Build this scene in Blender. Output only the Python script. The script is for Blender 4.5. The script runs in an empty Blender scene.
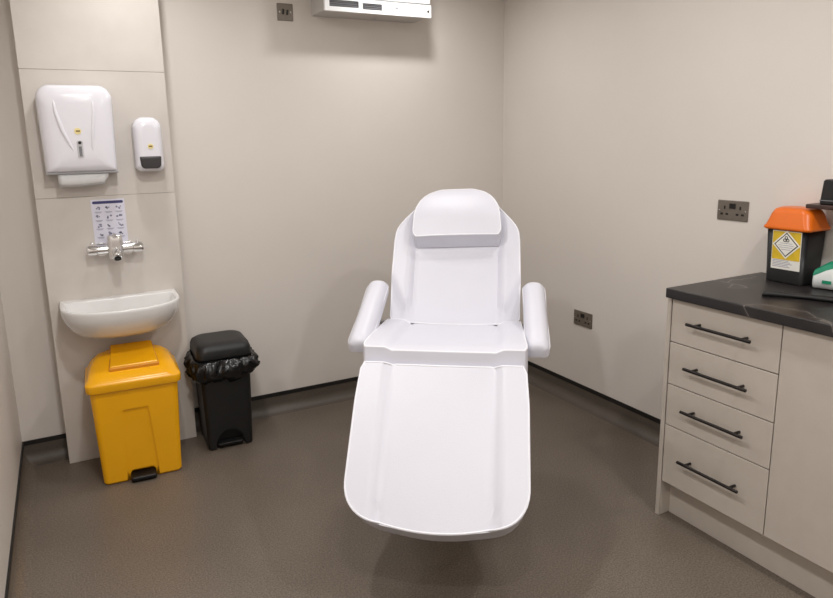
import bpy, bmesh, math, random
from mathutils import Vector, Matrix, noise
random.seed(7)
scene = bpy.context.scene
COL = scene.collection
PI = math.pi

# ------------------------------------------------------------------ materials
def mat(name, col, rough=0.5, metal=0.0, var=0.0, scale=20.0, bump=0.0, bscale=80.0, coat=0.0, spec=None, emit=None):
    m = bpy.data.materials.new(name); m.use_nodes = True
    nt = m.node_tree; b = nt.nodes['Principled BSDF']
    b.inputs['Base Color'].default_value = (*col, 1); b.inputs['Roughness'].default_value = rough
    b.inputs['Metallic'].default_value = metal
    if coat: b.inputs['Coat Weight'].default_value = coat; b.inputs['Coat Roughness'].default_value = 0.12
    if spec is not None: b.inputs['Specular IOR Level'].default_value = spec
    tc = nt.nodes.new('ShaderNodeTexCoord')
    if var:
        n = nt.nodes.new('ShaderNodeTexNoise'); n.inputs['Scale'].default_value = scale; n.inputs['Detail'].default_value = 4
        nt.links.new(tc.outputs['Object'], n.inputs['Vector'])
        r = nt.nodes.new('ShaderNodeValToRGB')
        r.color_ramp.elements[0].position = .3; r.color_ramp.elements[1].position = .7
        r.color_ramp.elements[0].color = (*[max(0, c*(1-var)) for c in col], 1)
        r.color_ramp.elements[1].color = (*[min(1, c*(1+var)) for c in col], 1)
        nt.links.new(n.outputs['Fac'], r.inputs['Fac']); nt.links.new(r.outputs['Color'], b.inputs['Base Color'])
    if bump:
        n2 = nt.nodes.new('ShaderNodeTexNoise'); n2.inputs['Scale'].default_value = bscale; n2.inputs['Detail'].default_value = 3
        nt.links.new(tc.outputs['Object'], n2.inputs['Vector'])
        bp = nt.nodes.new('ShaderNodeBump'); bp.inputs['Strength'].default_value = bump; bp.inputs['Distance'].default_value = .004
        nt.links.new(n2.outputs['Fac'], bp.inputs['Height']); nt.links.new(bp.outputs['Normal'], b.inputs['Normal'])
    return m

def srgb(r, g, b):
    f = lambda c: (c/255/12.92) if c/255 <= .04045 else ((c/255+.055)/1.055)**2.4
    return (f(r), f(g), f(b))

M = {}
M['wall'] = mat('wall_panel_paint', srgb(219, 212, 205), .42, var=.02, scale=1.6, bump=.015, bscale=3)
M['column'] = mat('column_tile', srgb(208, 201, 194), .5, var=.035, scale=7, bump=.01, bscale=5)
M['ceiling'] = mat('ceiling_paint', srgb(225, 222, 216), .8, var=.01, scale=3)
M['seam'] = mat('tile_joint', srgb(160, 152, 144), .8, var=.05)
M['black_trim'] = mat('black_cap_strip', srgb(22, 20, 19), .55, var=.1)
M['white_leather'] = mat('white_vinyl_upholstery', srgb(212, 212, 221), .42, var=.012, scale=5, bump=.10, bscale=260)
M['piping'] = mat('white_piping', srgb(234, 234, 240), .35, var=.01)
M['grey_metal'] = mat('pale_painted_steel', srgb(150, 148, 146), .4, metal=.3, var=.05)
M['white_plastic'] = mat('white_gloss_plastic', srgb(232, 231, 238), .18, var=.01, coat=.3)
M['grey_plastic'] = mat('grey_plastic', srgb(120, 120, 124), .4, var=.05)
M['pale_grey'] = mat('pale_grey_plastic', srgb(196, 195, 198), .4, var=.02)
M['rim_grey'] = mat('mid_grey_plastic', srgb(165, 165, 168), .4, var=.04)
M['dark_plastic'] = mat('dark_lever_plastic', srgb(52, 50, 52), .3, var=.08)
M['black_plastic'] = mat('black_plastic', srgb(19, 19, 20), .45, var=.08, bump=.03, bscale=200)
M['black_matte'] = mat('black_matte', srgb(14, 13, 13), .6, var=.1)
M['black_bag'] = mat('black_polythene', srgb(14, 14, 15), .2, var=.1)
M['yellow'] = mat('yellow_plastic', srgb(242, 174, 12), .24, var=.015, scale=9)
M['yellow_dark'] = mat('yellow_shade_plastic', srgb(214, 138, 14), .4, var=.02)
M['orange'] = mat('orange_plastic', srgb(222, 106, 16), .36, var=.02)
M['chrome'] = mat('chrome', (.82, .82, .83), .07, metal=1.0)
M['ceramic'] = mat('white_ceramic', srgb(228, 227, 226), .12, var=.008, coat=.3)
M['nickel'] = mat('black_nickel', srgb(128, 120, 110), .34, metal=.6, var=.06, scale=30)
M['hole'] = mat('dark_hole', srgb(10, 9, 8), .7, var=.1)
M['rocker'] = mat('black_rocker', srgb(24, 21, 20), .35, var=.05)
M['paper'] = mat('white_paper', srgb(222, 222, 222), .85, var=.02)
M['poster'] = mat('poster_paper', srgb(220, 219, 232), .6, var=.015)
M['navy'] = mat('navy_print', srgb(62, 62, 110), .6, var=.05)
M['ink'] = mat('grey_blue_print', srgb(138, 138, 160), .6, var=.1)
M['sticker'] = mat('yellow_sticker', srgb(238, 222, 160), .5, var=.03)
M['sticker_ink'] = mat('sticker_ink', srgb(120, 92, 20), .5, var=.1)
M['label_white'] = mat('label_white', srgb(232, 230, 222), .5, var=.02)
M['label_yellow'] = mat('label_yellow', srgb(214, 180, 40), .5, var=.12, scale=40)
M['cabinet'] = mat('cashmere_cabinet_board', srgb(194, 185, 175), .45, var=.025, scale=14, bump=.02, bscale=120)
M['handle'] = mat('gunmetal_handle', srgb(46, 42, 40), .35, metal=.7, var=.05)
M['ac_white'] = mat('unit_white', srgb(238, 238, 238), .35, var=.01)
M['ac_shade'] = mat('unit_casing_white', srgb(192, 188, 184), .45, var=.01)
M['green'] = mat('green_print_film', srgb(22, 132, 98), .3, var=.1, scale=30)
M['pack_white'] = mat('white_film', srgb(226, 230, 228), .3, var=.03, scale=30)
M['brown'] = mat('dark_brown_board', srgb(64, 44, 38), .4, var=.12, scale=25)

def floor_mat():
    m = bpy.data.materials.new('speckled_vinyl_floor'); m.use_nodes = True; nt = m.node_tree; b = nt.nodes['Principled BSDF']
    tc = nt.nodes.new('ShaderNodeTexCoord')
    n = nt.nodes.new('ShaderNodeTexNoise'); n.inputs['Scale'].default_value = 2.2; n.inputs['Detail'].default_value = 5
    s = nt.nodes.new('ShaderNodeTexNoise'); s.inputs['Scale'].default_value = 165; s.inputs['Detail'].default_value = 2
    v = nt.nodes.new('ShaderNodeTexVoronoi'); v.inputs['Scale'].default_value = 75
    for t in (n, s, v): nt.links.new(tc.outputs['Object'], t.inputs['Vector'])
    base = nt.nodes.new('ShaderNodeValToRGB'); e = base.color_ramp.elements
    e[0].position = .3; e[0].color = (*srgb(101, 91, 81), 1); e[1].position = .7; e[1].color = (*srgb(112, 101, 90), 1)
    nt.links.new(n.outputs['Fac'], base.inputs['Fac'])
    sp = nt.nodes.new('ShaderNodeValToRGB'); e = sp.color_ramp.elements
    e[0].position = .35; e[0].color = (.68, .68, .68, 1); e[1].position = .68; e[1].color = (1.3, 1.3, 1.3, 1)
    nt.links.new(s.outputs['Fac'], sp.inputs['Fac'])
    mul = nt.nodes.new('ShaderNodeMix'); mul.data_type = 'RGBA'; mul.blend_type = 'MULTIPLY'; mul.inputs['Factor'].default_value = 1
    nt.links.new(base.outputs['Color'], mul.inputs['A']); nt.links.new(sp.outputs['Color'], mul.inputs['B'])
    fl = nt.nodes.new('ShaderNodeMath'); fl.operation = 'LESS_THAN'; fl.inputs[1].default_value = .12
    nt.links.new(v.outputs['Distance'], fl.inputs[0])
    f2 = nt.nodes.new('ShaderNodeMath'); f2.operation = 'MULTIPLY'; f2.inputs[1].default_value = .35
    nt.links.new(fl.outputs[0], f2.inputs[0])
    mx = nt.nodes.new('ShaderNodeMix'); mx.data_type = 'RGBA'; mx.inputs['B'].default_value = (*srgb(150, 140, 126), 1)
    nt.links.new(f2.outputs[0], mx.inputs['Factor']); nt.links.new(mul.outputs['Result'], mx.inputs['A'])
    nt.links.new(mx.outputs['Result'], b.inputs['Base Color'])
    b.inputs['Roughness'].default_value = .42
    bp = nt.nodes.new('ShaderNodeBump'); bp.inputs['Strength'].default_value = .12; bp.inputs['Distance'].default_value = .002
    nt.links.new(s.outputs['Fac'], bp.inputs['Height']); nt.links.new(bp.outputs['Normal'], b.inputs['Normal'])
    return m
M['floor'] = floor_mat()
M['coving'] = mat('shaded_vinyl_coving', srgb(84, 76, 68), .5, var=.08, scale=120)  # floor vinyl darkened: shade along the wall foot is in the colour

def marble_mat():
    m = bpy.data.materials.new('black_veined_worktop'); m.use_nodes = True; nt = m.node_tree; b = nt.nodes['Principled BSDF']
    tc = nt.nodes.new('ShaderNodeTexCoord')
    d = nt.nodes.new('ShaderNodeTexNoise'); d.inputs['Scale'].default_value = 3.2; d.inputs['Detail'].default_value = 6
    nt.links.new(tc.outputs['Object'], d.inputs['Vector'])
    add = nt.nodes.new('ShaderNodeVectorMath'); add.operation = 'MULTIPLY_ADD'; add.inputs[1].default_value = (.4, .4, .4)
    nt.links.new(d.outputs['Color'], add.inputs[0]); nt.links.new(tc.outputs['Object'], add.inputs[2])
    n = nt.nodes.new('ShaderNodeTexNoise'); n.inputs['Scale'].default_value = 2.3; n.inputs['Detail'].default_value = 2
    nt.links.new(add.outputs[0], n.inputs['Vector'])
    s = nt.nodes.new('ShaderNodeMath'); s.operation = 'SUBTRACT'; s.inputs[1].default_value = .5; nt.links.new(n.outputs['Fac'], s.inputs[0])
    a = nt.nodes.new('ShaderNodeMath'); a.operation = 'ABSOLUTE'; nt.links.new(s.outputs[0], a.inputs[0])
    r = nt.nodes.new('ShaderNodeValToRGB'); e = r.color_ramp.elements
    e[0].position = 0; e[0].color = (*srgb(112, 105, 99), 1); e[1].position = .010; e[1].color = (*srgb(44, 41, 40), 1)
    x = e.new(.08); x.color = (*srgb(34, 31, 31), 1)
    nt.links.new(a.outputs[0], r.inputs['Fac']); nt.links.new(r.outputs['Color'], b.inputs['Base Color'])
    b.inputs['Roughness'].default_value = .38
    return m
M['marble'] = marble_mat()

# ------------------------------------------------------------------ helpers
def finish(o, m, parent=None, smooth=True, bevel=0, seg=3, angle=35, subsurf=0):
    o.data.materials.append(m)
    if parent: o.parent = parent
    if smooth:
        for p in o.data.polygons: p.use_smooth = True
    if bevel:
        b = o.modifiers.new('bevel', 'BEVEL'); b.width = bevel; b.segments = seg; b.limit_method = 'ANGLE'; b.angle_limit = math.radians(angle)
        b.harden_normals = False
    if subsurf:
        s = o.modifiers.new('subsurf', 'SUBSURF'); s.levels = subsurf; s.render_levels = subsurf
    if smooth:
        o.modifiers.new('wn', 'WEIGHTED_NORMAL')
        try:
            o.data.set_sharp_from_angle(angle=math.radians(50))
        except Exception: pass
    return o

def link(name, bm, m, parent=None, **kw):
    bmesh.ops.recalc_face_normals(bm, faces=bm.faces)
    me = bpy.data.meshes.new(name); bm.to_mesh(me); bm.free()
    o = bpy.data.objects.new(name, me); COL.objects.link(o)
    return finish(o, m, parent, **kw)

def tag(o, label, cat, group=None):
    o['label'] = label; o['category'] = cat
    if group: o['group'] = group
    return o

def thing(name, label, cat, loc, rz=0, group=None):
    o = bpy.data.objects.new(name, None); COL.objects.link(o)
    o.location = loc; o.rotation_euler = (0, 0, rz); o.empty_display_size = .05
    return tag(o, label, cat, group)

def struct(o): o['kind'] = 'structure'; return o

def add_box(bm, x0, x1, y0, y1, z0, z1, mtx=None):
    vs = [bm.verts.new((x, y, z)) for x in (x0, x1) for y in (y0, y1) for z in (z0, z1)]
    for f in ((0,1,3,2), (4,6,7,5), (0,4,5,1), (2,3,7,6), (0,2,6,4), (1,5,7,3)): bm.faces.new([vs[i] for i in f])
    if mtx: bmesh.ops.transform(bm, matrix=mtx, verts=vs)
    return bm

def box(*a, mtx=None): return add_box(bmesh.new(), *a, mtx=mtx)

def add_cyl(bm, p0, p1, r0, r1=None, n=24, cap=True):
    r1 = r0 if r1 is None else r1
    p0, p1 = Vector(p0), Vector(p1); ax = (p1-p0).normalized()
    t = ax.orthogonal().normalized(); b = ax.cross(t)
    A = [bm.verts.new(p0 + (t*math.cos(2*PI*i/n) + b*math.sin(2*PI*i/n))*r0) for i in range(n)]
    B = [bm.verts.new(p1 + (t*math.cos(2*PI*i/n) + b*math.sin(2*PI*i/n))*r1) for i in range(n)]
    for i in range(n): bm.faces.new((A[i], A[(i+1) % n], B[(i+1) % n], B[i]))
    if cap: bm.faces.new(A[::-1]); bm.faces.new(B)
    return bm

def add_tube(bm, pts, r, n=8, closed=False):
    pts = [Vector(p) for p in pts]; N = len(pts); rings = []
    up = Vector((0, 0, 1)); prev = None
    for i, p in enumerate(pts):
        a = pts[(i-1) % N] if (closed or i > 0) else p; c = pts[(i+1) % N] if (closed or i < N-1) else p
        d = (c-a).normalized()
        t = (prev - d*prev.dot(d)) if prev is not None else (up - d*up.dot(d))
        if t.length < 1e-4: t = d.orthogonal()
        t.normalize(); prev = t; b = d.cross(t)
        rr = r[i] if isinstance(r, (list, tuple)) else r
        rings.append([bm.verts.new(p + (t*math.cos(2*PI*k/n) + b*math.sin(2*PI*k/n))*rr) for k in range(n)])
    for i in range(N if closed else N-1):
        A, B = rings[i], rings[(i+1) % N]
        for k in range(n): bm.faces.new((A[k], A[(k+1) % n], B[(k+1) % n], B[k]))
    if not closed: bm.faces.new(rings[0][::-1]); bm.faces.new(rings[-1])
    return bm

def rrect(w, d, r, n=6):
    r = min(r, w/2-1e-4, d/2-1e-4); out = []
    for cx, cy, a0 in ((w/2-r, d/2-r, 0), (-w/2+r, d/2-r, PI/2), (-w/2+r, -d/2+r, PI), (w/2-r, -d/2+r, 1.5*PI)):
        for i in range(n+1):
            a = a0 + PI/2*i/n; out.append((cx + r*math.cos(a), cy + r*math.sin(a)))
    return out

def loft(rings, cap0=True, cap1=True, bm=None):
    bm = bm or bmesh.new(); R = [[bm.verts.new(p) for p in ring] for ring in rings]; n = len(R[0])
    for A, B in zip(R, R[1:]):
        for i in range(n): bm.faces.new((A[i], A[(i+1) % n], B[(i+1) % n], B[i]))
    if cap0: bm.faces.new(R[0][::-1])
    if cap1: bm.faces.new(R[-1])
    return bm

def rloft(secs, n=6, **kw):           # (z, w, d, r[, cx, cy])
    rings = []
    for s in secs:
        z, w, d, r = s[:4]; cx, cy = (s[4], s[5]) if len(s) > 4 else (0, 0)
        rings.append([(x+cx, y+cy, z) for x, y in rrect(w, d, r, n)])
    return loft(rings, **kw)

def carve(o, cutters):                # subtract closed meshes, keep one clean mesh
    tmp = []
    for c in cutters:
        bmesh.ops.recalc_face_normals(c, faces=c.faces)
        me = bpy.data.meshes.new('t'); c.to_mesh(me); c.free()
        t = bpy.data.objects.new('t', me); COL.objects.link(t); tmp.append(t)
        if o.parent: t.parent = o.parent
        b = o.modifiers.new('cut', 'BOOLEAN'); b.object = t; b.operation = 'DIFFERENCE'; b.solver = 'EXACT'
    while o.modifiers[0].type != 'BOOLEAN':      # booleans first
        o.modifiers.move(0, len(o.modifiers)-1)
    later = [m for m in o.modifiers if m.type != 'BOOLEAN']
    vis = [(m, m.show_viewport) for m in later]
    for m in later: m.show_viewport = False
    bpy.context.view_layer.update()
    dg = bpy.context.evaluated_depsgraph_get(); dg.update()
    me = bpy.data.meshes.new_from_object(o.evaluated_get(dg))
    me.name = o.name
    for m in [m for m in o.modifiers if m.type == 'BOOLEAN']: o.modifiers.remove(m)
    for m, v in vis: m.show_viewport = v
    o.data = me
    for t in tmp: bpy.data.objects.remove(t)
    for p in o.data.polygons: p.use_smooth = True
    o.data.set_sharp_from_angle(angle=math.radians(40))
    return o

def sm(a, b, x):
    t = max(0, min(1, (x-a)/(b-a))); return t*t*(3-2*t)

def interp(tab, v):
    for (a, x), (b, y) in zip(tab, tab[1:]):
        if v <= b: return x + (y-x)*(v-a)/(b-a) if b > a else y
    return tab[-1][1]

# ------------------------------------------------------------------ room shell
W_, YF, H = 2.858, -4.7, 2.5
HC = .115                                            # top of the coved skirting
def plane_struct(name, *b, m='wall'): return struct(link(name, box(*b), M[m], smooth=False))
plane_struct('floor', -W_-.1, .1, YF-.1, .1, -.1, 0, m='floor')
plane_struct('ceiling', -W_-.1, .1, YF-.1, .1, H, H+.1, m='ceiling')
plane_struct('wall_back', -W_-.1, .1, 0, .1, 0, H)
plane_struct('wall_right', 0, .1, YF, 0, 0, H)
plane_struct('wall_left', -W_-.1, -W_, YF, 0, 0, H)
plane_struct('wall_front', -W_-.1, .1, YF-.1, YF, 0, H)
# boxed-out tiled column behind the basin
PX0, PX1, PY = -2.663, -2.057, -.116
cb = bmesh.new()
zs = [0, 1.2945, 1.8615, 2.4265, H]
for z0, z1 in zip(zs, zs[1:]): add_box(cb, PX0, PX1, PY, 0, z0 + (.001 if z0 else 0), z1-.001)
col_o = struct(link('wall_sink_column', cb, M['column'], smooth=False, bevel=.0008, seg=1))
jb = bmesh.new()
add_box(jb, PX0+.002, PX1-.002, PY+.0015, -.002, .01, H-.01)
struct(link('trim_1', jb, M['seam'], smooth=False))

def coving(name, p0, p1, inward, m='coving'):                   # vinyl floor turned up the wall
    prof = [(.0, HC-.022), (.004, HC-.022), (.004, .055)]
    R = .055
    for i in range(1, 8):
        a = PI/2*i/8; prof.append((.004 + R*(1-math.cos(a)), .055 - R*math.sin(a) + 0))
    prof += [(.004+R, 0), (.004+R, -.004), (0, -.004)]
    bm = bmesh.new(); p0, p1, iv = Vector(p0), Vector(p1), Vector(inward)
    rings = [[P + iv*a + Vector((0, 0, z)) for a, z in prof] for P in (p0, p1)]
    loft(rings, bm=bm)
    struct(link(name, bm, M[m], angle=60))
def capstrip(name, b): struct(link(name, box(*b), M['black_trim'], smooth=False))
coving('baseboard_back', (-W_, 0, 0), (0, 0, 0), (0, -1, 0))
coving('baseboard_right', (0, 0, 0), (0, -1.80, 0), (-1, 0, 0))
coving('baseboard_left', (-W_, YF, 0), (-W_, 0, 0), (1, 0, 0), 'floor')
capstrip('trim_2', (-W_, 0, -.006, 0, HC-.022, HC))
capstrip('trim_3', (-.006, 0, -1.80, 0, HC-.022, HC))
capstrip('trim_4', (-W_, -W_+.006, YF, 0, HC-.022, HC))

# ------------------------------------------------------------------ treatment chair
TH = .6326
chair = thing('treatment_chair', 'white padded reclining treatment chair standing in the middle of the room', 'treatment chair', (-1.4019, -1.5812, 0), -TH)
# local frame: x to the sitter's left as seen (image right), -y towards the foot end

def cushion(name, frame, length, wfun, hfun, thick, vs, us, bulge=0, bulge0=0, ext=0, bev=.012, pipe=True, parent=None, piper=.0034, lower=.0):
    """frame: Matrix, local u=x across, v=y along, z=surface normal"""
    bm = bmesh.new(); top = []; bot = []
    for v in vs:
        w = wfun(v); tr = []; br = []
        for u in us:
            x = u*w; y = v*length + bulge*(1-u*u)*sm(.6, 1, v) - bulge0*(1-u*u)*sm(.3, 0, v)
            tr.append(bm.verts.new(frame @ Vector((x, y, hfun(x, v)))))
            br.append(bm.verts.new(frame @ Vector((x*(1-lower), y - ext*(1-v)**2, -thick))))
        top.append(tr); bot.append(br)
    nv, nu = len(vs), len(us)
    for i in range(nv-1):
        for j in range(nu-1):
            bm.faces.new((top[i][j], top[i][j+1], top[i+1][j+1], top[i+1][j]))
            bm.faces.new((bot[i][j], bot[i+1][j], bot[i+1][j+1], bot[i][j+1]))
        for j, s in ((0, 1), (nu-1, -1)):
            bm.faces.new((top[i][j], top[i+1][j], bot[i+1][j], bot[i][j]))
    for i in (0, nv-1):
        for j in range(nu-1): bm.faces.new((top[i][j], top[i][j+1], bot[i][j+1], bot[i][j]))
    loop = [top[0][j].co.copy() for j in range(nu)] + [top[i][-1].co.copy() for i in range(1, nv)] + \
           [top[-1][j].co.copy() for j in range(nu-2, -1, -1)] + [top[i][0].co.copy() for i in range(nv-2, 0, -1)]
    o = link(name, bm, M['white_leather'], parent, bevel=bev, seg=3, angle=50)
    if pipe:
        nrm = (frame.to_3x3() @ Vector((0, 0, 1))).normalized()
        ctr = sum(loop, Vector())/len(loop)
        pts = []
        for p in loop:
            d = (ctr-p); d -= nrm*d.dot(nrm); d.normalize()
            pts.append(p + d*.004 - nrm*.0015)
        link('piping', add_tube(bmesh.new(), pts, piper, 8, True), M['piping'], o)
    return o

def lin(n, a=0., b=1.): return [a+(b-a)*i/(n-1) for i in range(n)]
US = sorted(set([-1, -.985, -.95, .95, .985, 1] + [round(x, 3) for x in lin(37, -.9, .9)]))
def bolster(x, c0=.185, c1=.212, h=.018): return h*sm(c0, c1, abs(x)) - .004*math.exp(-((abs(x)-c0)/.006)**2)

ZS, TS, LS = .7835, .0897, .484
def frame(origin, ydir, xdir=Vector((1, 0, 0))):
    y = ydir.normalized(); z = xdir.cross(y).normalized()
    m = Matrix((xdir, y, z)).transposed().to_4x4(); m.translation = origin
    return m
# seat: v from the rear (0) to the front (1); across stays +x, so the frame is mirrored where needed
def flip(m):                                        # keep the surface normal pointing up / forward
    if (m.to_3x3() @ Vector((0, 0, 1))).z < 0: m = m @ Matrix.Diagonal((-1, 1, -1, 1))
    return m
ar = LS*math.cos(TS); zr = ZS - LS*math.sin(TS)
seat_f = flip(frame(Vector((0, ar, zr)), Vector((0, -math.cos(TS), math.sin(TS)))))
seat = cushion('seat', seat_f, LS, lambda v: .285 + .015*v - .01*sm(.94, 1, v) , lambda x, v: bolster(x, .185, .222, .02) * (1-.45*sm(.55, 1, v)) - .010*sm(.86, 1, v)**2 - .004*sm(.05, 0, v),
               .085, lin(20), US, bulge=.004, parent=chair)
# leg rest
AL, LL = .84, .549
leg_f = flip(frame(Vector((0, -.022, ZS-.054)), Vector((0, -math.cos(AL), -math.sin(AL)))))
def legw(v):
    w = .295 + .007*sm(0, .3, v)
    r = .135/LL
    if v > 1-r: t = (v-(1-r))/r; w -= .125*(1-math.sqrt(max(0, 1-t**2.3)))
    if v < .03: w -= .012*(1-v/.03)**2
    return w
VL = lin(16, 0, .74) + [.78, .82, .86, .89, .92, .945, .965, .98, .99, .996, 1]
legrest = cushion('leg_rest', leg_f, LL, legw, lambda x, v: bolster(x, .186, .212, .016), .12, VL, US, bulge=.022, lower=.03, parent=chair)
# backrest
AB, LB = 1.0181, .630
back_f = flip(frame(Vector((0, ar+.0, zr+.006)), Vector((0, math.cos(AB), math.sin(AB)))))
BW = [(0, .272), (.03, .281), (.3, .284), (.6, .281), (.67, .276), (.71, .266), (.77, .238), (.82, .213), (.865, .192), (.91, .176), (.94, .163), (.965, .145), (.985, .118), (1, .085)]
VB = lin(20, 0, .60) + [.63, .66, .69, .72, .75, .78, .81, .84, .865, .89, .91, .93, .95, .965, .978, .99, 1]
def backh(x, v):
    k = sm(-.06, .06, v - .30*(abs(x)-.19)/.09 + .0)
    return bolster(x, .186, .212, .018)*(.25+.75*k)*sm(.93, .74, v)
back = cushion('backrest', back_f, LB, lambda v: interp(BW, v), backh, .085, VB, US, bulge=.006, bulge0=.012, parent=chair)
# head cushion strapped to the backrest
HB0, HB1 = .59, .985
def headw(v):
    t = v
    w = interp([(0, .182), (.04, .192), (.12, .197), (.45, .192), (.62, .184), (.76, .168), (.86, .148), (.93, .124), (.97, .098), (1, .07)], t)
    return w
hf = back_f @ Matrix.Translation((-.004 if back_f[0][0] < 0 else .004, HB0*LB, .088)) @ Matrix.Rotation(-.03 if back_f[0][0] < 0 else .03, 4, 'Z')
cushion('head_cushion', hf, (HB1-HB0)*LB, headw, lambda x, v: .0 - .045*sm(.35, 1.05, v) - .006*(abs(x)/.19)**4, .085, lin(10, 0, .6)+[.68, .76, .82, .86, .9, .93, .96, .98, 1], lin(21, -1, 1),
        bev=.016, ext=.022, pipe=True, parent=chair, piper=.003)
# arm rests
def armpad(sx, a0, z0, a1, z1, b):
    L = math.hypot(a1-a0, z1-z0)
    d = Vector((0, -(a1-a0), z1-z0)).normalized()
    f = flip(frame(Vector((sx*b, -a0, z0)), d))
    def aw(v):
        e = min(v, 1-v)*L; r = .03
        return .046 - (.022*(1-math.sqrt(max(0, 1-(1-e/r)**2))) if e < r else 0)
    vs = [0, .01, .025, .05, .08] + lin(10, .14, .86) + [.92, .95, .975, .99, 1]
    o = cushion('armrest', f, L, aw, lambda x, v: .012 - .030*(abs(x)/.046)**3 - .032*(1-math.sqrt(max(0, 1-max(0, 1-min(v, 1-v)/.10)**2))), .052, vs, lin(11, -1, 1), bev=.012, pipe=True, parent=chair, piper=.003)
    bm = bmesh.new()
    am = a0*.7+a1*.3; zm = z0*.7+z1*.3
    add_tube(bm, [(sx*b, -am, zm-.05), (sx*(b-.02), -am, zm-.10), (sx*(b-.07), -am+.02, zm-.15), (sx*.22, -am+.03, zm-.165)], .012, 10)
    link('arm_bracket', bm, M['grey_metal'], chair)
ARM = dict(a0=-.55, z0=.918, a1=-.105, z1=.768, b=.337)
armpad(-1, **ARM)
armpad(1, **ARM)
# support frame and pedestal
sb = box(-.21, .21, .05, ar-.02, ZS-.165, ZS-.125)
link('seat_frame', sb, M['grey_metal'], chair, bevel=.006)
bb = box(-.17, .17, .04, .5, -.024, 0, mtx=back_f @ Matrix.Translation((0, 0, -.088)))
link('back_frame', bb, M['grey_metal'], chair, bevel=.006)
lb = box(-.15, .15, .05, .42, -.022, 0, mtx=leg_f @ Matrix.Translation((0, 0, -.122)))
link('leg_frame', lb, M['grey_metal'], chair, bevel=.006)
link('lift_column', rloft([(.085, .26, .28, .03, 0, .33), (.38, .24, .26, .03, 0, .33), (.38, .19, .20, .025, 0, .33), (ZS-.165, .19, .20, .025, 0, .33)]), M['grey_metal'], chair, angle=50)
link('pedestal_base', rloft([(.012, .38, .46, .05, 0, .36), (.05, .38, .46, .05, 0, .36), (.085, .32, .36, .04, 0, .35)]), M['pale_grey'], chair, bevel=.004)
for sx in (-1, 1):
    for yy in (.17, .55): link('foot', add_cyl(bmesh.new(), (sx*.165, yy, 0), (sx*.165, yy, .014), .022), M['black_plastic'], chair)

# ------------------------------------------------------------------ wall air unit
AX0, AX1, AZ, AD = -1.262, -.645, 2.184, .2
ac = thing('air_conditioner', 'white box-shaped air unit mounted high on the back wall', 'air conditioner', ((AX0+AX1)/2, 0, AZ))
aw = (AX1-AX0)/2
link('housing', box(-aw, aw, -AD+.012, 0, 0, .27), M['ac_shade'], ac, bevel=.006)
fb = link('front_strip', box(-aw, aw+.008, -AD-.002, -AD+.014, -.004, .062), M['ac_white'], ac, bevel=.003)
carve(fb, [box(-aw+.026, -aw+.190, -AD-.02, -AD+.010, .018, .051), box(-aw+.212, -aw+.325, -AD-.02, -AD+.010, .014, .046)])
for x0, x1, z0, z1 in ((-aw+.026, -aw+.190, .018, .051), (-aw+.212, -aw+.325, .014, .046)):
    g = bmesh.new(); add_box(g, x0, x1, -AD+.006, -AD+.0095, z0, z1)
    for k in range(3): add_box(g, x0, x1, -AD+.0005, -AD+.008, z0+.007+.009*k, z0+.0085+.009*k)
    link('outlet_grille', g, M['grey_plastic'], ac, smooth=False)
link('front_panel', box(-aw, aw, -AD-.006, -AD+.014, .066, .27), M['ac_white'], ac, bevel=.004)
link('indicator', box(aw-.215, aw-.195, -AD-.004, -AD, .031, .037), M['grey_plastic'], ac, bevel=.001)
link('screw', add_cyl(bmesh.new(), (aw-.012, -AD-.005, .028), (aw-.012, -AD, .028), .006, n=16), M['dark_plastic'], ac)
link('drain_plug', add_cyl(bmesh.new(), (.03, -.07, -.01), (.03, -.07, .003), .009, n=16), M['pale_grey'], ac)

# ------------------------------------------------------------------ sockets and switch
def plate_bm(w, h): return loft([[(x, y, z) for x, z in rrect(w, h, .004, 3)] for y in (0, -.003)] + [[(x, -.005, z) for x, z in rrect(w-.005, h-.005, .003, 3)]])
def hole(x, z, w, h): return box(x-w/2, x+w/2, -.0056, -.0040, z-h/2, z+h/2)
def double_socket(label, loc, rz):
    t = thing('double_socket', label, 'socket', loc, rz, 'double sockets on the right wall')
    link('faceplate', plate_bm(.146, .086), M['nickel'], t, angle=30)
    for s in (-1, 1):
        cx = s*.037
        b = hole(cx, .012, .0075, .014)
        for q in (-1, 1):
            h = hole(cx + q*.0125, -.016, .013, .0085); me = bpy.data.meshes.new('q'); h.to_mesh(me); h.free(); b.from_mesh(me)
        link('pin_slots', b, M['hole'], t, smooth=False)
        r = link('rocker_switch', box(s*.0075-.0065, s*.0075+.0065, -.009, -.004, .008, .031), M['rocker'], t, bevel=.0015)
        link('screw', add_cyl(bmesh.new(), (s*.062, -.0062, 0), (s*.062, -.004, 0), .003, n=12), M['chrome'], t)
    return t
double_socket('dark metal double socket on the right wall above the worktop beside the orange-lidded bin', (0, -1.6673, 1.1931), -PI/2)
double_socket('dark metal double socket low on the right wall between chair and cabinet', (0, -.7818, .5053), -PI/2)
sw = thing('rocker_light_switch', 'small square dark metal two-rocker switch high on the back wall left of the air unit', 'switch', (-1.4081, 0, 2.1951))
link('faceplate', plate_bm(.086, .086), M['nickel'], sw, angle=30)
for s in (-1, 1):
    link('rocker', box(s*.0115-.005, s*.0115+.005, -.011, -.004, -.013, .013, mtx=Matrix.Rotation(.12, 4, 'Y')), M['rocker'], sw, bevel=.0015)
    link('screw', add_cyl(bmesh.new(), (s*.030, -.0064, 0), (s*.030, -.004, 0), .0045, n=14), M['chrome'], sw)

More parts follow.
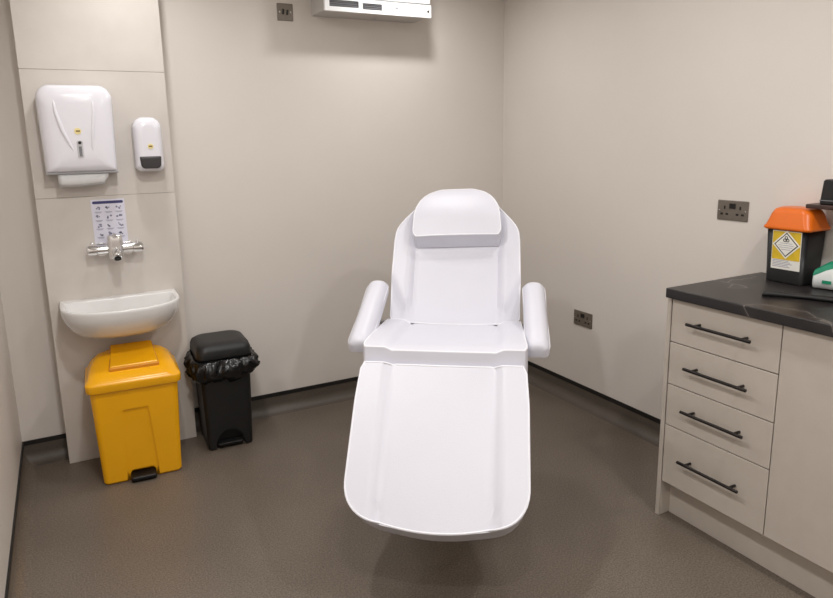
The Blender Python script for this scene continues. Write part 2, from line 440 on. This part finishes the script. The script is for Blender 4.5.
# ------------------------------------------------------------------ paper towel dispenser
tx, tz0, tz1 = -2.459, 1.412, 1.790
td = thing('paper_towel_dispenser', 'large white rounded paper towel dispenser on the tiled column', 'towel dispenser', (tx, PY, tz0))
hh = tz1-tz0; tw = .308
def tow_outline(w, h, rt, rb, n=8):
    pts = []
    for cx, cz, r, a0 in ((w/2-rt, h-rt, rt, 0), (-w/2+rt, h-rt, rt, PI/2), (-w/2+rb, rb, rb, PI), (w/2-rb, rb, rb, 1.5*PI)):
        for i in range(n+1):
            a = a0+PI/2*i/n; pts.append((cx+r*math.cos(a), cz+r*math.sin(a)))
    return pts
def tow_ring(w, h, rt, rb, y, zoff, taper=.0):
    out = []
    for x, z in tow_outline(w, h, rt, rb): out.append((x*(1-taper*(1-z/h)), y, z+zoff))
    return out
rings = [tow_ring(tw-.008, hh-.004, .055, .006, 0, .002, .05), tow_ring(tw, hh, .06, .006, -.03, 0, .05), tow_ring(tw, hh, .06, .006, -.075, 0, .05),
         tow_ring(tw-.012, hh-.008, .062, .006, -.095, .002, .05), tow_ring(tw-.04, hh-.028, .062, .01, -.108, .010, .05), tow_ring(tw-.09, hh-.075, .06, .015, -.116, .03, .05), tow_ring(tw-.16, hh-.16, .05, .02, -.119, .08, .05)]
link('cover', loft(rings), M['white_plastic'], td, angle=80)
link('backplate', loft([tow_ring(tw+.004, hh*.97, .055, .006, y, -.004, .05) for y in (0, -.022)]), M['pale_grey'], td, bevel=.003)
link('bottom_rim', box(-tw/2*.965, tw/2*.965, -.092, -.002, -.009, .002), M['rim_grey'], td, bevel=.003)
# raised ribs sweeping down either side of the front
for sx, xs in ((-1, [-.088, -.082, -.062, -.034, -.014]), (1, [.070, .068, .058, .050, .056])):
    zz = [hh-.035, hh-.12, hh-.20, hh-.27, hh-.315]; pts = []
    for x, z in zip(xs, zz): pts.append((x, 0, z))
    P = []
    for i in range(len(pts)-1):
        for k in range(6):
            t = k/6; P.append(Vector(pts[i]).lerp(Vector(pts[i+1]), t))
    depth = lambda p: -.1155 + .010*sm(.09, .14, abs(p.x)) + .012*sm(hh-.09, hh-.02, p.z)+.006*sm(.06,.02,p.z)
    link('front_rib', add_tube(bmesh.new(), [(p.x, depth(p), p.z) for p in P], [.001+.0085*math.sin(PI*min(1, (i+1)/len(P))) for i in range(len(P))], 8), M['white_plastic'], td, angle=80)
link('level_window', loft([[(x, y, z+.100) for x, z in rrect(.025, .076, .008, 4)] for y in (-.110, -.1205)]), M['pale_grey'], td, bevel=.001)
wn = bmesh.new(); add_box(wn, -.006, .006, -.1215, -.119, .068, .112)
link('window_scale', wn, M['grey_plastic'], td, smooth=False)
link('lock', add_cyl(bmesh.new(), (0, -.123, .128), (0, -.118, .128), .007, n=16), M['black_matte'], td)
st = link('sticker', add_cyl(bmesh.new(), (-.003, -.1205, .178), (-.003, -.117, .178), .0145, n=24), M['sticker'], td)
link('sticker_mark', box(-.010, .006, -.1213, -.120, .1755, .1815, mtx=Matrix.Translation((0, 0, 0))), M['sticker_ink'], st, bevel=.0003)
# paper sheet hanging out
sh = bmesh.new(); ringp = []
prof = [(-.100, .088), (-.097, .060), (-.088, .040), (-.060, .028)]
secs = []
for x in lin(12, -.103, .104):
    t = (x+.103)/.207
    drop = .056 - .010*t + .004*math.sin(PI*t) - .030*sm(.93, 1.0, t)
    secs.append([(x, -.085, .003), (x, -.088, -.6*drop), (x, -.074, -drop), (x, -.030, -drop+.012), (x, -.025, .003)])
loft(secs, bm=sh)
pt = link('hanging_paper_towel', sh, M['paper'], None, angle=60); pt.location = (tx, PY, tz0-.011)
tag(pt, 'folded white paper towel poking out under the large wall dispenser', 'paper towel')

# ------------------------------------------------------------------ soap dispenser
sx0, sz0 = -2.166, 1.400
sd = thing('mounted_soap_dispenser', 'small white wall soap dispenser with dark push lever right of the towel dispenser', 'soap dispenser', (sx0, PY, sz0))
sh_ = .250; sw_ = .132
def soap_ring(w, h, y, z0, rt, rb): return [(x*(1-.06*abs(z-h*.45)/h), y, z+z0) for x, z in tow_outline(w, h, rt, rb)]
link('backplate', loft([soap_ring(sw_, sh_-.004, y, 0, .045, .03) for y in (0, -.028)]), M['pale_grey'], sd, bevel=.003)
rings = [soap_ring(sw_-.002, sh_, -.020, .002, .048, .026), soap_ring(sw_-.002, sh_, -.055, .002, .048, .026), soap_ring(sw_-.012, sh_-.010, -.078, .006, .046, .024),
         soap_ring(sw_-.035, sh_-.035, -.090, .017, .040, .02), soap_ring(sw_-.065, sh_-.08, -.095, .04, .03, .015)]
link('cover', loft(rings), M['white_plastic'], sd, angle=80)
lev = [[(x*(1+.12*z/.058), y-.0, z+.016) for x, z in tow_outline(.086, .056, .005, .018)] for y in (-.075, -.095)] + [[(x*(1+.12*z/.058), -.101, z+.020) for x, z in tow_outline(.072, .044, .005, .014)]]
link('push_lever', loft(lev), M['dark_plastic'], sd, angle=50)
st = link('sticker', add_cyl(bmesh.new(), (.004, -.0970, .118), (.004, -.092, .118), .0125, n=24), M['sticker'], sd)
link('sticker_mark', box(-.004, .012, -.0977, -.0965, .1155, .1215), M['sticker_ink'], st, bevel=.0003)

# ------------------------------------------------------------------ hand-washing poster
ps = thing('poster', 'small white instruction poster with a navy heading stuck on the column behind the tap', 'poster', (-2.366, PY, 1.070))
link('sheet', box(-.0735, .0735, -.0012, 0, 0, .208), M['poster'], ps, smooth=False)
link('heading_band', loft([[(x, y, z+.194) for x, z in rrect(.134, .013, .006, 4)] for y in (-.0004, -.0018)]), M['navy'], ps, smooth=False)
for r in range(4):
    pb = bmesh.new()
    for c in range(3):
        x = -.045+.045*c; z = .165-.040*r
        rnd = random.Random(r*3+c)
        for k in range(4):
            ox, oz = rnd.uniform(-.010, .010), rnd.uniform(-.006, .008)
            add_cyl(pb, (x+ox, -.0018, z+oz), (x+ox, -.0008, z+oz), rnd.uniform(.003, .0055), n=8)
        add_box(pb, x-.016, x+.016, -.0018, -.0008, z-.0165, z-.0145)
        add_box(pb, x-.011, x+.012, -.0018, -.0008, z-.0205, z-.0188)
    link('picture_row', pb, M['ink'], ps, smooth=False)

# ------------------------------------------------------------------ wall tap
tp = thing('mounted_mixer_tap', 'chrome wall-mounted mixer tap with two handles above the basin', 'tap', (-2.357, PY, 1.048))
tp.scale = (1.06, 1.1, 1.12)
bm = bmesh.new()
add_tube(bm, [(-.075, -.052, 0), (.075, -.052, 0)], .019, 20)
link('mixer_bar', bm, M['chrome'], tp, bevel=.003)
for s in (-1, 1):
    h = bmesh.new(); add_tube(h, [(s*.072, -.052, 0), (s*.076, -.052, 0), (s*.108, -.052, 0), (s*.116, -.052, 0)], [.018, .0225, .0225, .017], 20)
    add_cyl(h, (s*.094, -.052, .018), (s*.094, -.052, .032), .008, .006, n=14)
    link('handle', h, M['chrome'], tp, bevel=.001)
    w = bmesh.new(); add_cyl(w, (s*.055, 0, -.004), (s*.055, -.010, -.004), .030); add_cyl(w, (s*.055, -.010, -.004), (s*.055, -.050, -.004), .013)
    link('wall_flange', w, M['chrome'], tp, bevel=.002)
cbm = rloft([(-.040, .056, .050, .016, 0, -.056), (-.034, .064, .058, .018, 0, -.056), (.036, .064, .058, .018, 0, -.056), (.056, .060, .052, .018, 0, -.056), (.062, .048, .042, .016, 0, -.056)])
link('centre_body', cbm, M['chrome'], tp, angle=50)
s_ = bmesh.new(); add_tube(s_, [(0, -.06, -.008), (0, -.10, -.008), (0, -.118, -.012), (0, -.130, -.019), (0, -.138, -.029)], [.018, .0185, .0185, .018, .0175], 18)
sp = link('spout', s_, M['chrome'], tp, angle=60)
link('aerator', add_cyl(bmesh.new(), (0, -.1375, -.0280), (0, -.1408, -.0330), .0145, n=18), M['hole'], sp)
lv = bmesh.new(); add_tube(lv, [(0, -.058, .055), (0, -.085, .062), (0, -.125, .060)], [.011, .010, .007], 12)
link('lever', lv, M['chrome'], tp, angle=60)

# ------------------------------------------------------------------ basin
bx = -2.360; bw = .520
def dshape(w, d, y0, z, n=28, p=2.35, straight=.38, zf=0, cx=0):
    pts = [(cx - w/2, y0, z), (cx - w/2, y0 - d*straight*.5, z)]
    for i in range(n+1):
        a = PI*i/n
        c, s = math.cos(a), math.sin(a)
        x = -(w/2)*math.copysign(abs(c)**(2/p), c); y = -(d*(1-straight))*abs(s)**(2/p) - d*straight
        pts.append((cx + x, y0 + y, z - zf*min(1, -y/d)))
    pts += [(cx + w/2, y0 - d*straight*.5, z), (cx + w/2, y0, z)]
    pts += [(cx + w*.25, y0, z), (cx, y0, z), (cx - w*.25, y0, z)]
    return pts
D = .315
sk = thing('mounted_washbasin', 'white ceramic half-round washbasin fixed to the tiled column under the tap', 'washbasin', (bx, PY, 0))
RZ = .812
secs = [dshape(bw*.40, D*.50, 0, .650), dshape(bw*.52, D*.58, 0, .652), dshape(bw*.68, D*.70, 0, .661), dshape(bw*.80, D*.80, 0, .680), dshape(bw*.89, D*.89, 0, .708), dshape(bw*.955, D*.96, 0, .742), dshape(bw*.99, D*.993, 0, .772, zf=.004),
        dshape(bw, D, 0, .797, zf=.008), dshape(bw, D, 0, RZ-.004, zf=.008), dshape(bw-.008, D-.004, 0, RZ, zf=.008),
        dshape(bw-.034, D-.070, -.052, RZ, zf=.008), dshape(bw-.044, D-.078, -.055, RZ-.006, zf=.008), dshape(bw*.86, D*.70, -.058, RZ-.05), dshape(bw*.72, D*.58, -.062, RZ-.10), dshape(bw*.5, D*.40, -.070, RZ-.13), dshape(bw*.2, D*.18, -.10, RZ-.138)]
link('bowl', loft(secs), M['ceramic'], sk, angle=70)
link('drain', add_cyl(bmesh.new(), (0, -.135, RZ-.139), (0, -.135, RZ-.132), .024), M['chrome'], sk, bevel=.002)

# ------------------------------------------------------------------ yellow pedal bin
yb = thing('pedal_bin', 'yellow plastic pedal bin with a domed lid under the washbasin', 'bin', (-2.350, -.318, 0), -.045)
bo = link('bin_body', rloft([(.0, .326, .255, .02), (.012, .342, .268, .022), (.44, .374, .296, .03), (.465, .376, .298, .03)]), M['yellow'], yb, angle=40)
fy = lambda z: -(.134 + .014*z/.44)
c1 = bmesh.new()      # long shallow recess in the front, wider at the foot
P = [(-.062, .358), (.050, .358), (.071, .06), (.071, -.01), (-.075, -.01), (-.070, .06)]
loft([[(x, -.30, z) for x, z in P], [(x*.97, fy(z)+.010, z-.004) for x, z in P]], bm=c1)
c2 = bmesh.new(); loft([[(x, y, z) for x, z in [(-.056, -.01), (-.056, .035), (-.045, .050), (.045, .050), (.056, .035), (.056, -.01)]] for y in (-.3, -.085)], bm=c2)
carve(bo, [c1, c2])
link('pedal', rloft([(.006, .108, .075, .012, 0, -.128), (.022, .112, .082, .012, 0, -.128), (.029, .102, .072, .012, 0, -.128)]), M['black_plastic'], yb, angle=40)
lid = link('lid', rloft([(.449, .390, .312, .03), (.454, .402, .328, .034), (.483, .406, .332, .036), (.491, .400, .326, .036), (.497, .388, .314, .05),
                         (.503, .380, .304, .055, 0, .002), (.522, .366, .262, .06, 0, .018), (.545, .334, .198, .07, 0, .042), (.562, .286, .138, .06, 0, .064), (.570, .22, .09, .04, 0, .076), (.572, .14, .05, .02, 0, .082)], n=8), M['yellow'], yb, angle=45)
def flap(x0, x1, y0, y1, z0, z1, sx=0):
    b = bmesh.new()
    lo = [b.verts.new(v) for v in ((x0, y0, z0-.03), (x1, y0, z0-.03), (x1-sx, y1, z1-.05), (x0+sx, y1, z1-.05))]
    hi = [b.verts.new(v) for v in ((x0, y0, z0), (x1, y0, z0), (x1-sx, y1, z1), (x0+sx, y1, z1))]
    b.faces.new(lo[::-1]); b.faces.new(hi)
    for i in range(4): b.faces.new((lo[i], lo[(i+1) % 4], hi[(i+1) % 4], hi[i]))
    return b
link('lid_flap', flap(-.094, .112, -.098, .112, .549, .594, .012), M['yellow'], lid, bevel=.006)
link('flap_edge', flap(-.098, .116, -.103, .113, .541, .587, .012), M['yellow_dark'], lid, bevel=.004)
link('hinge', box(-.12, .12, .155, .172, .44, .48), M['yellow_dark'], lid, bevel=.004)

# ------------------------------------------------------------------ black pedal bin + liner
kb = thing('pedal_bin', 'black plastic pedal bin with a bin bag overhanging its rim', 'bin', (-1.918, -.212, 0), -.03)
ko = link('bin_body', rloft([(.0, .214, .234, .018), (.01, .224, .244, .02), (.45, .252, .262, .03), (.49, .253, .264, .03)]), M['black_plastic'], kb, angle=40)
arch = [(-.074, -.01)] + [(.074*math.cos(PI - PI*i/14), .012 + .092*math.sin(PI*i/14)) for i in range(15)] + [(.074, -.01)]
c3 = bmesh.new(); loft([[(x, y, z) for x, z in arch] for y in (-.3, -.072)], bm=c3)
carve(ko, [c3])
link('pedal', rloft([(.012, .128, .045, .012, 0, -.100), (.026, .132, .050, .012, 0, -.100), (.031, .124, .042, .012, 0, -.100)]), M['black_matte'], kb, angle=40)
link('lid', rloft([(.480, .262, .272, .03), (.486, .270, .280, .036), (.520, .266, .276, .04), (.540, .254, .262, .05, 0, .002), (.551, .226, .232, .06, 0, .006), (.555, .16, .17, .05, 0, .01)], n=8), M['black_plastic'], kb, angle=50)
# liner: gathered sheet hanging over the rim
lin_rings = []
def resample(pts, n):
    P = [Vector((x, y)) for x, y in pts]; L = [0]
    for i in range(len(P)): L.append(L[-1] + (P[(i+1) % len(P)] - P[i]).length)
    out = []
    for k in range(n):
        d = L[-1]*k/n
        i = max(j for j in range(len(P)) if L[j] <= d)
        t = (d-L[i])/max(1e-9, L[i+1]-L[i]); q = P[i].lerp(P[(i+1) % len(P)], t); out.append((q.x, q.y))
    return out
N = 120
for j, (z, off, amp) in enumerate([(.470, .000, .0), (.478, .006, .002), (.474, .016, .005), (.462, .026, .009), (.445, .034, .012), (.425, .039, .014), (.405, .037, .015), (.388, .029, .014), (.376, .019, .010), (.368, .010, .006), (.376, .006, .002)]):
    base = rrect(.265 - .05*(.49-z), .276 - .05*(.49-z), .036, 12)
    base = resample(base, 200)
    ring = []
    for i, (x, y) in enumerate(base):
        n = Vector((x, y, 0)).normalized()
        k = (1 - 2*abs(noise.noise(Vector((x*22, y*22, z*34+3))))) - .5 + .7*(.5 - abs(noise.noise(Vector((x*45+7, y*45, z*60+9)))*1.6))
        o = max(.002, off + amp*k*1.7)
        ring.append((x + n.x*o, y + n.y*o, z + .026*noise.noise(Vector((x*14+5, y*14, 1)))*sm(3, 7, j) + .012*k*sm(1, 4, j)))
    lin_rings.append(ring)
lo_ = link('bin_bag', loft(lin_rings, cap0=False, cap1=False), M['black_bag'], None, angle=180)
lo_.location = (-1.918, -.212, 0); lo_.rotation_euler = (0, 0, -.03)
tag(lo_, 'crinkled shiny black bin bag folded over the rim of the black bin', 'bin bag')

# ------------------------------------------------------------------ cabinets
XF = -.5376; CT = .9493; DT = .911
cab = thing('drawer_cabinet', 'beige four-drawer base cabinet at the left end of the worktop', 'cabinet', (XF, -1.81, 0))
link('end_panel', box(0, .53, -.0185, 0, 0, DT), M['cabinet'], cab, smooth=False, bevel=.001, seg=1)
link('carcass', box(.022, .53, -.462, -.019, .150, DT-.002), M['cabinet'], cab, smooth=False)
rows = [(.906, .741), (.737, .571), (.567, .402), (.398, .157)]
dr0, dr1 = -.0245, -.4545
hz = [.833, .661, .491, .286]
for (z1, z0), hzv in zip(rows, hz):
    d = link('drawer', box(.0, .020, dr1, dr0, z0, z1), M['cabinet'], cab, smooth=False, bevel=.0012, seg=2)
    h = bmesh.new()
    add_tube(h, [(-.034, -.117, hzv), (-.034, -.371, hzv)], .006, 14)
    for yy in (-.150, -.338): add_cyl(h, (-.034, yy, hzv), (.0, yy, hzv), .0052, n=12)
    link('handle', h, M['handle'], d, angle=50)
cup = thing('base_cupboard', 'beige base cupboard with a plain door right of the drawer cabinet', 'cabinet', (XF, -2.268, 0))
link('carcass', box(.022, .53, -.60, -.005, .150, DT-.002), M['cabinet'], cup, smooth=False)
link('door', box(0, .020, -.598, -.0005, .157, .906), M['cabinet'], cup, smooth=False, bevel=.0012, seg=2)
pl = link('plinth', box(.058, .076, -1.06, -.0187, 0, .148), M['cabinet'], None, smooth=False, bevel=.001); pl.location = (XF, -1.81, 0)
tag(pl, 'beige recessed plinth board along the floor under the cabinets', 'plinth')
pl2 = None
ct = link('worktop', box(-.5594, 0, -2.90, -1.8166, .9115, CT), M['marble'], None, bevel=.004, seg=3)
ct.data.transform(Matrix.Translation((0, 0, 0)))
tag(ct, 'black veined worktop running along the right wall over the cabinets', 'worktop')

# ------------------------------------------------------------------ sharps bin
sbn = thing('sharps_bin', 'black clinical waste box with an orange lid and yellow hazard label on the worktop', 'sharps bin', (-.0755, -1.996, CT), -PI/2)
# local: x = image right along the wall (-y world), -y = towards the room
link('box_body', rloft([(0, .140, .108, .012), (.004, .146, .114, .014), (.21, .160, .128, .016)]), M['black_plastic'], sbn, angle=40)
link('lid', rloft([(.204, .168, .134, .016), (.208, .186, .146, .020), (.216, .186, .146, .020), (.224, .176, .138, .024), (.264, .158, .118, .03), (.281, .142, .102, .03), (.288, .114, .078, .03)], n=8), M['orange'], sbn, angle=45)
tilt = Matrix.Translation((.006, -.0585, .042)) @ Matrix.Rotation(math.atan2(.007, .206), 4, 'X')
def lab(bm): bmesh.ops.transform(bm, matrix=tilt, verts=bm.verts); return bm
lbl = link('hazard_label', lab(box(-.056, .056, -.0014, .003, .012, .160)), M['label_white'], sbn, smooth=False)
link('label_ground', lab(box(-.054, .054, -.0020, 0, .050, .158)), M['label_yellow'], lbl, smooth=False)
def diamond(r, y0, y1, cx=0, cz=.108): return loft([[(cx+r*a, y, cz+r*b) for a, b in ((0, 1), (-1, 0), (0, -1), (1, 0))] for y in (y0, y1)])
link('diamond_margin', lab(diamond(.054, -.0026, 0)), M['label_white'], lbl, smooth=False)
link('diamond_border', lab(diamond(.0465, -.0031, 0)), M['hole'], lbl, smooth=False)
link('diamond_field', lab(diamond(.0415, -.0036, 0)), M['label_white'], lbl, smooth=False)
bio = bmesh.new()
for k in range(3):
    a = PI/2 + k*2*PI/3
    c = (0+.0065*math.cos(a), .129+.0065*math.sin(a))
    ring = [(c[0]+.0052*math.cos(t), -.0040, c[1]+.0052*math.sin(t)) for t in [2*PI*i/14 for i in range(14)]]
    add_tube(bio, ring, .0013, 6, True)
link('hazard_symbol', lab(bio), M['hole'], lbl, smooth=False)
ln = bmesh.new()
for k, w in enumerate((.025, .030, .026, .018)): add_box(ln, -w, w, -.0040, 0, .113-.008*k, .1145-.008*k)
ln2 = bmesh.new()
for k in range(5): add_box(ln2, -.050, .012+.007*(k % 3), -.0018, 0, .045-.006*k, .047-.006*k)
link('diamond_text', lab(ln), M['ink'], lbl, smooth=False)
link('label_text', lab(ln2), M['ink'], lbl, smooth=False)

# ------------------------------------------------------------------ shelf with small black box
sf = link('shelf', box(-.125, 0, -2.60, -2.050, 1.241, 1.257), M['brown'], None, bevel=.004); tag(sf, 'thin dark brown wall shelf just above the orange lid', 'shelf')
kbx = thing('black_box', 'small plain black box standing on the dark brown shelf at the right edge', 'box', (-.075, -2.168, 1.257), -PI/2)
link('case', rloft([(0, .15, .075, .008), (.006, .154, .08, .01), (.085, .146, .07, .01), (.09, .138, .062, .01)]), M['black_plastic'], kbx, angle=40)
link('base_strip', rloft([(.012, .156, .083, .01), (.017, .156, .083, .01)]), M['grey_plastic'], kbx, angle=40)

# ------------------------------------------------------------------ wipes packet
wp = thing('wipes_packet', 'green and white packet of wipes on the worktop in front of the black clinical box', 'wipes packet', (-.075, -2.208, CT), -PI/2 + .10)
wp.scale = (1, .9, 1.45)
def pack(s0, zs):
    rings = []
    for x, w, h in ((-.105, .108, .040), (-.100, .118, .048), (-.085, .118, .058), (-.06, .116, .070), (0, .114, .08), (.06, .116, .074), (.085, .118, .05), (.10, .12, .014), (.105, .12, .012)):
        rings.append([(x, y, .001 + z) for y, z in [(yy, zz + h/2) for yy, zz in rrect(w, h, min(.03, h/2.1), 5)]])
    return loft(rings)
link('packet_body', pack(0, 0), M['pack_white'], wp, angle=60)
g = bmesh.new()
rings = []
for x, w, h in ((-.1035, .1186, .0484), (-.085, .1184, .0588), (-.06, .1164, .0712), (0, .1144, .0810), (.06, .1164, .0748), (.085, .1184, .0506), (.098, .119, .0145)):
    half = rrect(w, h, min(.03, h/2.1), 5)
    rings.append([(x, y, .0012 + zz + h/2) for y, zz in half if zz > h*.08])
for A, B in zip(rings, rings[1:]):
    va = [g.verts.new(p) for p in A]; vb = [g.verts.new(p) for p in B]
    for i in range(min(len(va), len(vb))-1): g.faces.new((va[i], va[i+1], vb[i+1], vb[i]))
link('green_print', g, M['green'], wp, angle=60)
link('flap_label', rloft([(.0805, .075, .05, .012), (.0845, .073, .048, .012)]), M['pack_white'], wp, angle=40)
tb = bmesh.new()
for k in range(2): add_box(tb, -.07+.05*k, -.04+.05*k, -.0595, -.055, .018, .026)
link('packet_print', tb, M['green'], wp, smooth=False)

# ------------------------------------------------------------------ black hand tool on the worktop
tl = thing('hand_tool', 'flat black hand tool with a long handle lying on the worktop near its front', 'hand tool', (-.343, -2.160, CT), math.atan2(-.19, .11))
bm = bmesh.new()
def flat_tube(bm, pts, ws, hs, n=12):
    rings = []
    for (x, y), w, h in zip(pts, ws, hs): rings.append([(x, y + w*math.cos(2*PI*k/n), .0005 + h + h*math.sin(2*PI*k/n)) for k in range(n)])
    return loft(rings, bm=bm)
flat_tube(bm, [(-.085, -.006), (-.08, -.005), (-.06, -.003), (-.02, .004), (.02, .009), (.06, .006), (.10, -.002), (.16, -.012), (.21, -.016), (.22, -.016)],
          [.004, .011, .014, .011, .010, .013, .016, .018, .016, .006], [.004, .009, .011, .009, .008, .009, .010, .010, .008, .004])
link('tool_body', bm, M['black_matte'], tl, angle=60)
b2 = bmesh.new(); add_tube(b2, [(-.020, .062, .006), (.02, .048, .007), (.06, .030, .008), (.10, .014, .008)], [.004, .005, .006, .006], 10)
link('prong', b2, M['black_matte'], tl, angle=60)

# ------------------------------------------------------------------ lights (ceiling downlights and an added fill pair)
def downlight_or_fill(x, y, power, size=.11, col=(1, .985, .97)):
    l = bpy.data.lights.new('downlight_or_fill', 'AREA'); l.shape = 'DISK'; l.size = size; l.energy = power; l.color = col; l.spread = math.radians(170)
    o = bpy.data.objects.new('downlight_or_fill', l); COL.objects.link(o); o.location = (x, y, H-.005)
    return o
PW = 8.6
for x, y, k in ((-2.2, -.55, .65), (-.85, -.52, .75), (-2.3, -1.75, 1.7), (-.75, -1.75, .6), (-2.2, -3.0, 1.2), (-.9, -3.0, 1.5), (-2.2, -4.2, 1.0), (-.9, -4.2, 1.2)):  # last pair added unseen behind the camera to brighten upright faces
    downlight_or_fill(x, y, PW*k)
w = bpy.data.worlds.new('world'); scene.world = w; w.use_nodes = True
w.node_tree.nodes['Background'].inputs['Color'].default_value = (.9, .92, 1, 1); w.node_tree.nodes['Background'].inputs['Strength'].default_value = .05

# ------------------------------------------------------------------ camera
F, YAW, PITCH, ROLL = 656.3543, .4732, .1976, -.0218
cy, sy, cp, sp_ = math.cos(YAW), math.sin(YAW), math.cos(PITCH), math.sin(PITCH)
f = Vector((sy*cp, cy*cp, -sp_)); r = Vector((cy, -sy, 0)); u = r.cross(f)
cr, sr = math.cos(ROLL), math.sin(ROLL)
r2 = r*cr + u*sr; u2 = -r*sr + u*cr
cam = bpy.data.cameras.new('camera'); co = bpy.data.objects.new('camera', cam); COL.objects.link(co)
m = Matrix((r2, u2, -f)).transposed().to_4x4(); m.translation = (-2.558, -3.5192, 1.5105); co.matrix_world = m
cam.sensor_fit = 'HORIZONTAL'; cam.sensor_width = 36; cam.lens = F/833*36
cam.shift_x = 15.5264/833; cam.shift_y = -25.0256/833; cam.clip_start = .02
scene.camera = co
scene.view_settings.view_transform = 'Standard'; scene.view_settings.look = 'None'
scene.view_settings.exposure = 0; scene.view_settings.gamma = 1
